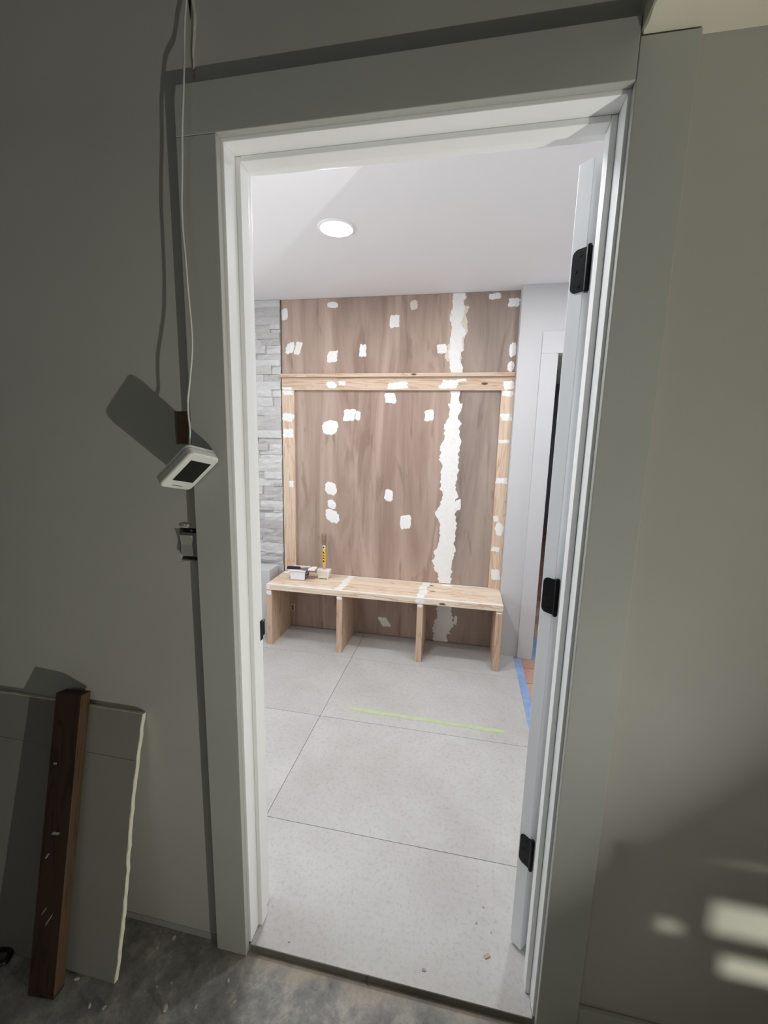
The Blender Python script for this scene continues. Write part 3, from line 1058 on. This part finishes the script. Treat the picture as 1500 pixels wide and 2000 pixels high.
ml_ = thing('mallet', 'mallet with dirty white rubber head standing upright on the bench', 'mallet', (-0.431, 1.905, BZ + 0.0007))
hd = frustum('head', 0.078, 0.052, 0.102, 0.060, 0.004, 0.068, 'rubber_white', ml_, 0.006)
for x in (-0.032, 0.032):
    frustum('foot', 0.010, 0.048, 0.010, 0.048, 0.0, 0.008, 'rubber_white', ml_, 0.0015).location = (x, 0, 0)
lean = 0.058
tube('handle', [(0, 0.0, 0.066), (0.0, 0.004, 0.085), (-0.003, 0.012, 0.105)], [0.0115, 0.012, 0.0125], 'mallet_wood_pale', ml_, 14, True)
hs = tube('sticker', [(-0.003, 0.012, 0.105), (-0.009, 0.026, 0.160), (-0.013, 0.038, 0.208)], [0.0128, 0.0122, 0.0112], 'label_yellow', ml_, 14, True)
tag(hs, 'yellow paper sticker wrapped round the handle')
tube('sticker_end', [(-0.013, 0.038, 0.208), (-0.016, 0.044, 0.234)], [0.0115, 0.0113], 'label_pale', ml_, 14, True)
tube('grip', [(-0.016, 0.044, 0.234), (-0.018, 0.050, 0.262), (-0.021, 0.058, 0.300), (-0.022, 0.060, 0.314), (-0.022, 0.0605, 0.318)], [0.0125, 0.0165, 0.0175, 0.0155, 0.008], 'mallet_wood', ml_, 14, True)
for k, (q, hh) in enumerate(((0.120, .012), (0.142, .010), (0.160, .008), (0.180, .012))):
    f = (q - .105) / .103
    bm = bmesh.new()
    add_box(bm, -0.0045, 0.0045, -0.0006, 0.0006, 0, hh, 0)
    o = finish('print_mark', bm, 'label_dark', hs, True)
    o.location = (-0.003 - 0.010 * f, 0.012 + 0.026 * f - 0.0129 + 0.0014 * f - 0.0005, q)
bm = bmesh.new()
add_box(bm, -0.004, 0.004, -0.0006, 0.0006, 0, .012, 0)
finish('print_mark', bm, 'label_dark', ml_, True).location = (-0.0145, 0.041 - 0.0119, 0.215)

# pale low block at the left end of the bench
lb_ = box('boxed_ledge', -1.12, -0.8165, 1.82, YB - 0.045, 0.0006, 0.497, 'white_wall', None, 0.003)
tag(lb_, 'pale low plastered block standing left of the bench before the stone', 'ledge')

# ------------------------------------------------------------------ tapes on the floor


def tape(name, pts, w, mat, seed, z0=0.0003):
    rg2 = random.Random(seed)
    bm = bmesh.new()
    V = []
    for i, (x, y) in enumerate(pts):
        a = pts[max(0, i - 1)]
        b2 = pts[min(len(pts) - 1, i + 1)]
        d = Vector((b2[0] - a[0], b2[1] - a[1], 0)).normalized()
        nrm = Vector((-d.y, d.x, 0))
        j = rg2.uniform(-.04, .04) * w
        lift = 0.0002 + abs(rg2.gauss(0, 0.0004))
        r = []
        for s, zz in ((-.5, 0), (-.5, 1), (.5, 1), (.5, 0)):
            p = Vector((x, y, z0 + (0.0002 + lift) * zz)) + nrm * (s * w + j)
            r.append(bm.verts.new(p))
        V.append(r)
    for p, q in zip(V, V[1:]):
        for k in range(4):
            bm.faces.new((p[k], p[(k + 1) % 4], q[(k + 1) % 4], q[k]))
    bm.faces.new(V[0])
    bm.faces.new(V[-1][::-1])
    return finish(name, bm, mat)


gt = tape('painters_tape', [(-0.006 + 0.8105 * i / 30, 1.106 - 0.008 * i / 30 + 0.003 * math.sin(i * .9)) for i in range(31)], 0.026, 'green_tape', 3)
tag(gt, 'strip of light green masking tape stuck across the tile floor', 'tape')
bt = tape('painters_tape', [(0.9535, 0.62 + 1.27 * i / 40) for i in range(41)], 0.046, 'blue_tape', 4)
tag(bt, 'long blue masking tape along the edge of the tile floor', 'tape')
bt2 = tape('painters_tape', [(1.088, 1.90 + 0.34 * i / 12) for i in range(13)], 0.075, 'blue_tape', 5, -0.0014)
tag(bt2, 'short piece of blue masking tape in the far doorway', 'tape')

# ------------------------------------------------------------------ hanging controller and cable
CAB = [(-0.0578, -0.006, 2.3278), (-0.0592, -0.008, 2.3005), (-0.062, -0.012, 2.2628), (-0.0629, -0.016, 2.2202), (-0.0615, -0.02, 2.1949), (-0.058, -0.03, 2.1515), (-0.0586, -0.034, 2.113), (-0.0629, -0.036, 2.0577), (-0.0675, -0.036, 1.9838), (-0.0722, -0.037, 1.9167), (-0.0701, -0.04, 1.8566), (-0.0663, -0.042, 1.8159), (-0.0615, -0.045, 1.7389), (-0.0546, -0.05, 1.6702), (-0.0543, -0.053, 1.6171), (-0.0633, -0.057, 1.5416), (-0.0671, -0.057, 1.5199), (-0.0671, -0.058, 1.4868), (-0.0638, -0.06, 1.4535), (-0.0627, -0.066, 1.4222)]


def smooth_path(P, sub=4):
    P = [Vector(p) for p in P]
    out = []
    for i in range(len(P) - 1):
        p0, p1, p2, p3 = P[max(i - 1, 0)], P[i], P[i + 1], P[min(i + 2, len(P) - 1)]
        for k in range(sub):
            t_ = k / sub
            out.append(0.5 * ((2 * p1) + (-p0 + p2) * t_ + (2 * p0 - 5 * p1 + 4 * p2 - p3) * t_ ** 2 + (-p0 + 3 * p1 - 3 * p2 + p3) * t_ ** 3))
    out.append(P[-1])
    return out


dv = bpy.data.objects.new('wall_controller', None)
COL.objects.link(dv)
tag(dv, 'white wall controller with black screen dangling from its cable beside the door', 'controller')
Rm = Matrix(((0.239885708, -0.610478001, 0.754832072), (0.949085253, 0.311012333, -0.050085048), (-0.204186264, 0.728414675, 0.654003082)))
dv.matrix_world = Matrix.Translation((-0.0640, -0.0658, 1.3588)) @ Rm.to_4x4()
# local axes: x = device right, z = device up, y = depth (front face at y = 0)


def rrect(w, h, r, n=6):
    o = []
    for cx, cz, a0 in ((w / 2 - r, h / 2 - r, 0), (-w / 2 + r, h / 2 - r, 90), (-w / 2 + r, -h / 2 + r, 180), (w / 2 - r, -h / 2 + r, 270)):
        for k in range(n + 1):
            a = math.radians(a0 + 90 * k / n)
            o.append((cx + r * math.cos(a), cz + r * math.sin(a)))
    return o


def loft(name, secs, mat, parent):
    """stack of rounded rectangles (w, h, r, y)"""
    bm = bmesh.new()
    rings = [[bm.verts.new((x, y, z)) for x, z in rrect(w, h, r)] for w, h, r, y in secs]
    n = len(rings[0])
    for a, b_ in zip(rings, rings[1:]):
        for k in range(n):
            bm.faces.new((a[k], a[(k + 1) % n], b_[(k + 1) % n], b_[k]))
    bm.faces.new(rings[0])
    bm.faces.new(rings[-1][::-1])
    return finish(name, bm, mat, parent, True)


DW, DH = 0.0833, 0.1165
fb = loft('front_case', [(DW - .006, DH - .006, .009, 0.0), (DW - .002, DH - .002, .011, 0.0015), (DW, DH, .012, 0.004), (DW, DH, .012, 0.0165), (DW - .004, DH - .004, .010, 0.0175)], 'white_plastic', dv)
loft('back_plate', [(DW - .006, DH - .006, .009, 0.0178), (DW - .001, DH - .001, .011, 0.0195), (DW, DH, .012, 0.0250), (DW - .004, DH - .004, .011, 0.0265)], 'white_plastic', dv)
box('screen', -0.026, 0.028, -0.0006, 0.0004, -0.030, 0.038, 'black_screen', dv, 0.0002, True)
box('logo_mark', -0.016, 0.012, -0.0003, 0.0004, -0.0475, -0.0452, 'grey_plastic', dv, 0, True)
bm = bmesh.new()
add_tube(bm, smooth_path(CAB), 0.0021, 8)
cbl = finish('cable', bm, 'white_plastic', None, False, Vector(CAB[-1]), True)
tag(cbl, 'thin white cable hanging down from the wall in front of the casing', 'cable')

# ------------------------------------------------------------------ light switch without its cover plate
sw = thing('light_switch', 'grey rocker switch without cover plate, half hidden by the door casing', 'light switch', (-0.122, 0.0, 1.134))
box('switch_box', HOLE_S[0] + 0.0006, HOLE_S[1] - 0.0006, 0.024, 0.028, HOLE_S[2] + 0.0006, HOLE_S[3] - 0.0006, 'dark_plastic', sw)
box('yoke', -0.138, -0.0935, 0.004, 0.0055, 1.1365, 1.2145, 'dark_plastic', sw, 0.0004)
bdy = box('switch_body', -0.1445, -0.0945, -0.005, 0.0235, 1.145, 1.2040, 'switch_plastic', sw, 0.0015)
bm = bmesh.new()
add_prism(bm, [(-0.0052, 1.148), (-0.0098, 1.149), (-0.0062, 1.176), (-0.0112, 1.2005), (-0.0052, 1.2015)], 'x', -0.1425, -0.1085)
bmesh.ops.bevel(bm, geom=bm.edges[:], offset=0.0006, segments=1, affect='EDGES')
finish('rocker', bm, 'switch_plastic', bdy)
tube('screw', [(-0.118, 0.003, 1.2095), (-0.118, 0.0015, 1.2095)], 0.0035, 'steel', sw, 10)
finish('plaster_lump', patch_bm(-0.132, 1.2225, 0.026, 0.012, -0.0001, 91, 0.003, 0.5), 'drywall_paint', sw)
finish('paper_flap', patch_bm(-0.151, 1.176, 0.004, 0.06, -0.0001, 92, 0.0015), 'drywall_paint', sw)
finish('paper_flap', patch_bm(-0.125, 1.1305, 0.042, 0.006, -0.0001, 93, 0.001, rough=.5), 'drywall_paint', sw)

# ------------------------------------------------------------------ drywall scrap and board leaning on the wall
# local frame of the scrap: x along the wall, z up the slope, y through its thickness (front at y = -0.0125)
th = math.atan2(0.136, 0.7105)
scr = bpy.data.objects.new('drywall_scrap', None)
COL.objects.link(scr)
tag(scr, 'broken sheet of grey drywall leaning against the wall left of the door', 'drywall')
scr.location = (-0.62, -0.1385, ZG + 0.0026)
scr.rotation_euler = (-th, 0, math.radians(0.0))
rg = random.Random(31)
SL = 0.722
nr = 36
edge = []
for i in range(nr + 1):
    f = i / nr
    x = 0.3085 + (0.024 * f) + 0.0035 * math.sin(f * 7) + rg.uniform(-.0014, .0014)
    edge.append((x, f * (SL + 0.004)))
bm = bmesh.new()
outl = [(-0.62, 0.0)] + edge + [(-0.1, SL + .002), (-0.62, SL - 0.014)]
add_prism(bm, [(x, z) for x, z in outl], 'y', -0.0120, -0.0005)
finish('board_core', bm, 'gypsum', scr, True)
bm = bmesh.new()
outl2 = [(-0.62, 0.0005)] + [(x - 0.0015 + rg.uniform(-.0022, .0008), z * 0.998) for x, z in edge] + [(-0.1, SL), (-0.62, SL - 0.016)]
add_prism(bm, outl2, 'y', -0.0128, -0.0121)
fp = finish('paper_face', bm, 'scrap_paper', scr, True)
bm = bmesh.new()
add_tube(bm, [(-0.62 + 0.94 * i / 24, -0.0128, 0.592 + 0.006 * i / 24 + rg.uniform(-.0006, .0006)) for i in range(25)], 0.0012, 6)
finish('crease', bm, 'scrap_paper', fp, True)

# board: lower end on the concrete, upper end against the wall
A0 = Vector((-0.478, -0.216, ZG + 0.001))
A1 = Vector((-0.4845, -0.045, 0.742))
up = (A1 - A0).normalized()
xr_ = Vector((1, 0.10, 0))
xr_ = (xr_ - up * xr_.dot(up)).normalized()
yr_ = up.cross(xr_)
bd = bpy.data.objects.new('stained_board', None)
COL.objects.link(bd)
bd.matrix_world = Matrix.Translation(A0) @ Matrix((xr_, yr_, up)).transposed().to_4x4()
tag(bd, 'narrow dark brown stained board leaning over the drywall scrap', 'board')
LB = (A1 - A0).length
bm = bmesh.new()
add_box(bm, -0.0372, 0.0372, 0.0, 0.034, 0.010, LB, 0.0015)
for f in bm.faces:
    if f.normal.x > 0.7:
        f.material_index = 1
bo = finish('board_body', bm, ['stained_board', 'stained_board_lit'], bd, True)
for p in bo.data.polygons:
    if p.normal.x > 0.7:
        p.material_index = 1
bm = bmesh.new()
add_box(bm, -0.0372, 0.0372, 0.0005, 0.034, 0.003, 0.0098, 0.001)
finish('board_foot', bm, 'stained_board', bd, True)
for k, (x, z, w, h) in enumerate(((0.0, 0.42, 0.022, 0.008), (-0.018, 0.36, 0.006, 0.014), (0.004, 0.20, 0.004, 0.03), (-0.012, 0.22, 0.003, 0.02), (-0.02, 0.60, 0.010, 0.006))):
    finish('paint_fleck', patch_bm(x, z, w, h, -0.0001, 500 + k, 0.0003, 0.6), 'scrap_paper', bd, True)

# ------------------------------------------------------------------ crumbs


def crumb(name, x, y, z, s, seed, mat, label, cat, group, flat=0.5, asp=1.6):
    rg2 = random.Random(seed)
    bm = bmesh.new()
    bmesh.ops.create_icosphere(bm, subdivisions=1, radius=0.5)
    for v in bm.verts:
        v.co = Vector((v.co.x * asp, v.co.y, (v.co.z + 0.35) * flat)) * s * rg2.uniform(.8, 1.2)
        v.co.z = max(v.co.z, 0)
    bmesh.ops.rotate(bm, cent=(0, 0, 0), matrix=Matrix.Rotation(rg2.uniform(0, 3.1), 3, 'Z'), verts=bm.verts[:])
    o = finish(name, bm, mat, None, True)
    o.location = (x, y, z + 0.0002)
    return tag(o, label, cat, group)


for i, (x, y, s) in enumerate(((-0.2319, -0.0198, .011), (-0.2614, -0.0535, .007), (-0.1495, -0.1637, .014), (-0.342, -0.2001, .009), (-0.3035, -0.1951, .008), (-0.0733, -0.1456, .008), (-0.4224, -0.1599, .010), (-0.1674, -0.115, .006), (-0.20, -0.13, .005), (0.02, -0.115, .006), (-0.02, -0.08, .008))):
    crumb('plaster_crumb', x, y, ZG, s, 600 + i, 'crumb', 'tiny white plaster crumb on the dark concrete floor', 'debris', 'plaster crumbs on the concrete')
for i, (x, y, s) in enumerate(((0.6702, 0.2377, .008), (0.6471, 0.1874, .008), (0.5029, 0.0386, .010), (0.1132, 0.0234, .006), (0.69, 0.17, .006), (0.655, 0.30, .004))):
    crumb('dirt_speck', x, y, 0.0, s * .8, 700 + i, 'grout', 'tiny grey dirt speck on the pale tiles near the doorway', 'debris', 'dirt specks on the tiles', 0.3)
wc = box('wood_chip', -0.008, 0.008, -0.005, 0.005, 0, 0.003, 'chip_wood', None, 0.0006, True)
wc.location = (0.6755, 0.1076, 0.0003)
wc.rotation_euler = (0, 0, 0.6)
tag(wc, 'small tan wood chip on the tile beside the open door', 'wood chip')
tw = tube('twig', [(0.352, -0.0085, ZG + .0012), (0.355, -0.0068, -0.012), (0.354, -0.0055, 0.001)], 0.0014, 'stud_wood', None, 6)
tag(tw, 'dark splinter hanging over the edge of the tile floor', 'splinter')
ring = bmesh.new()
add_tube(ring, [(-0.672 + 0.026 * math.cos(a * math.pi / 12), -0.165 + 0.018 * math.sin(a * math.pi / 12), ZG + 0.0085 + 0.003 * math.sin(a * .5)) for a in range(25)], 0.008, 8)
rb = finish('cable_coil', ring, 'dark_plastic', None)
tag(rb, 'small black coil lying on the concrete at the foot of the drywall scrap', 'cable')

# ------------------------------------------------------------------ work lamp on the concrete to the right, out of view
wk = thing('work_lamp', 'low work lamp standing on the concrete right of the door', 'work lamp', (LAMP.x, LAMP.y, ZG))
LD = Vector((-0.57, -0.64, 0.51)).normalized()
wl_ = area('work_light', LAMP, LD, 0.034, 0.034, LAMP_POWER, (1.0, 0.985, 0.91), 'DISK')
wl_.parent = wk
wl_.location = (0, 0, LAMP.z - ZG)
C0 = LAMP - LD * 0.030
tube('lamp_head', [C0 - LD * 0.055, C0 - LD * 0.040, C0 - LD * 0.002], [0.020, 0.030, 0.034], 'dark_plastic', wk, 20)
tube('stem', [(LAMP.x + 0.03, LAMP.y + 0.008, ZG + 0.012), tuple(C0 - LD * 0.035)], 0.008, 'steel', wk, 10)
tube('foot', [(LAMP.x + 0.03, LAMP.y + 0.008, ZG + 0.0005), (LAMP.x + 0.03, LAMP.y + 0.008, ZG + 0.013)], [0.07, 0.066], 'dark_plastic', wk, 24)

# added unseen panel between lamp and wall: shades its foot, gaps shape light patches
pn = thing('light_mask_panel', 'low panel with open gaps added beside the lamp to shape its light', 'panel', (1.5, LAMP.y / 2, ZG))
py = LAMP.y / 2


def through(xw, zw):
    return (LAMP.x + xw) / 2, (LAMP.z + zw) / 2


gaps = []
for x0, x1, z0, z1 in ((1.005, 1.09, 0.342, 0.376), (1.13, 1.47, 0.362, 0.452), (1.165, 1.47, 0.258, 0.314)):
    a, c = through(x0, z0)
    b_, d = through(x1, z1)
    gaps.append((a, b_, c, d))
grid_wall('mask_board', (1.265, 1.93), (ZG + 0.0008, 0.335), py - 0.009, py + 0.009, gaps, 'stud_wood', pn)
for x in (1.28, 1.88):
    box('foot', x, x + 0.03, py - 0.12, py - 0.0095, ZG + 0.0008, ZG + 0.05, 'stud_wood', pn, 0.002)

# added spot that throws light patches through the panel's gaps onto the wall
sd = bpy.data.lights.new('added_patch_spot', 'SPOT')
sd.energy = 26.0
sd.color = (1.0, 0.98, 0.84)
sd.spot_size = math.radians(26)
sd.spot_blend = 0.5
sd.shadow_soft_size = 0.022
so_ = bpy.data.objects.new('added_patch_spot', sd)
COL.objects.link(so_)
so_.parent = wk
SP = Vector((LAMP.x, LAMP.y + 0.006, LAMP.z))
so_.location = SP - Vector((LAMP.x, LAMP.y, ZG))
so_.rotation_euler = (Vector((1.425, py, 0.222)) - SP).to_track_quat('-Z', 'Y').to_euler()
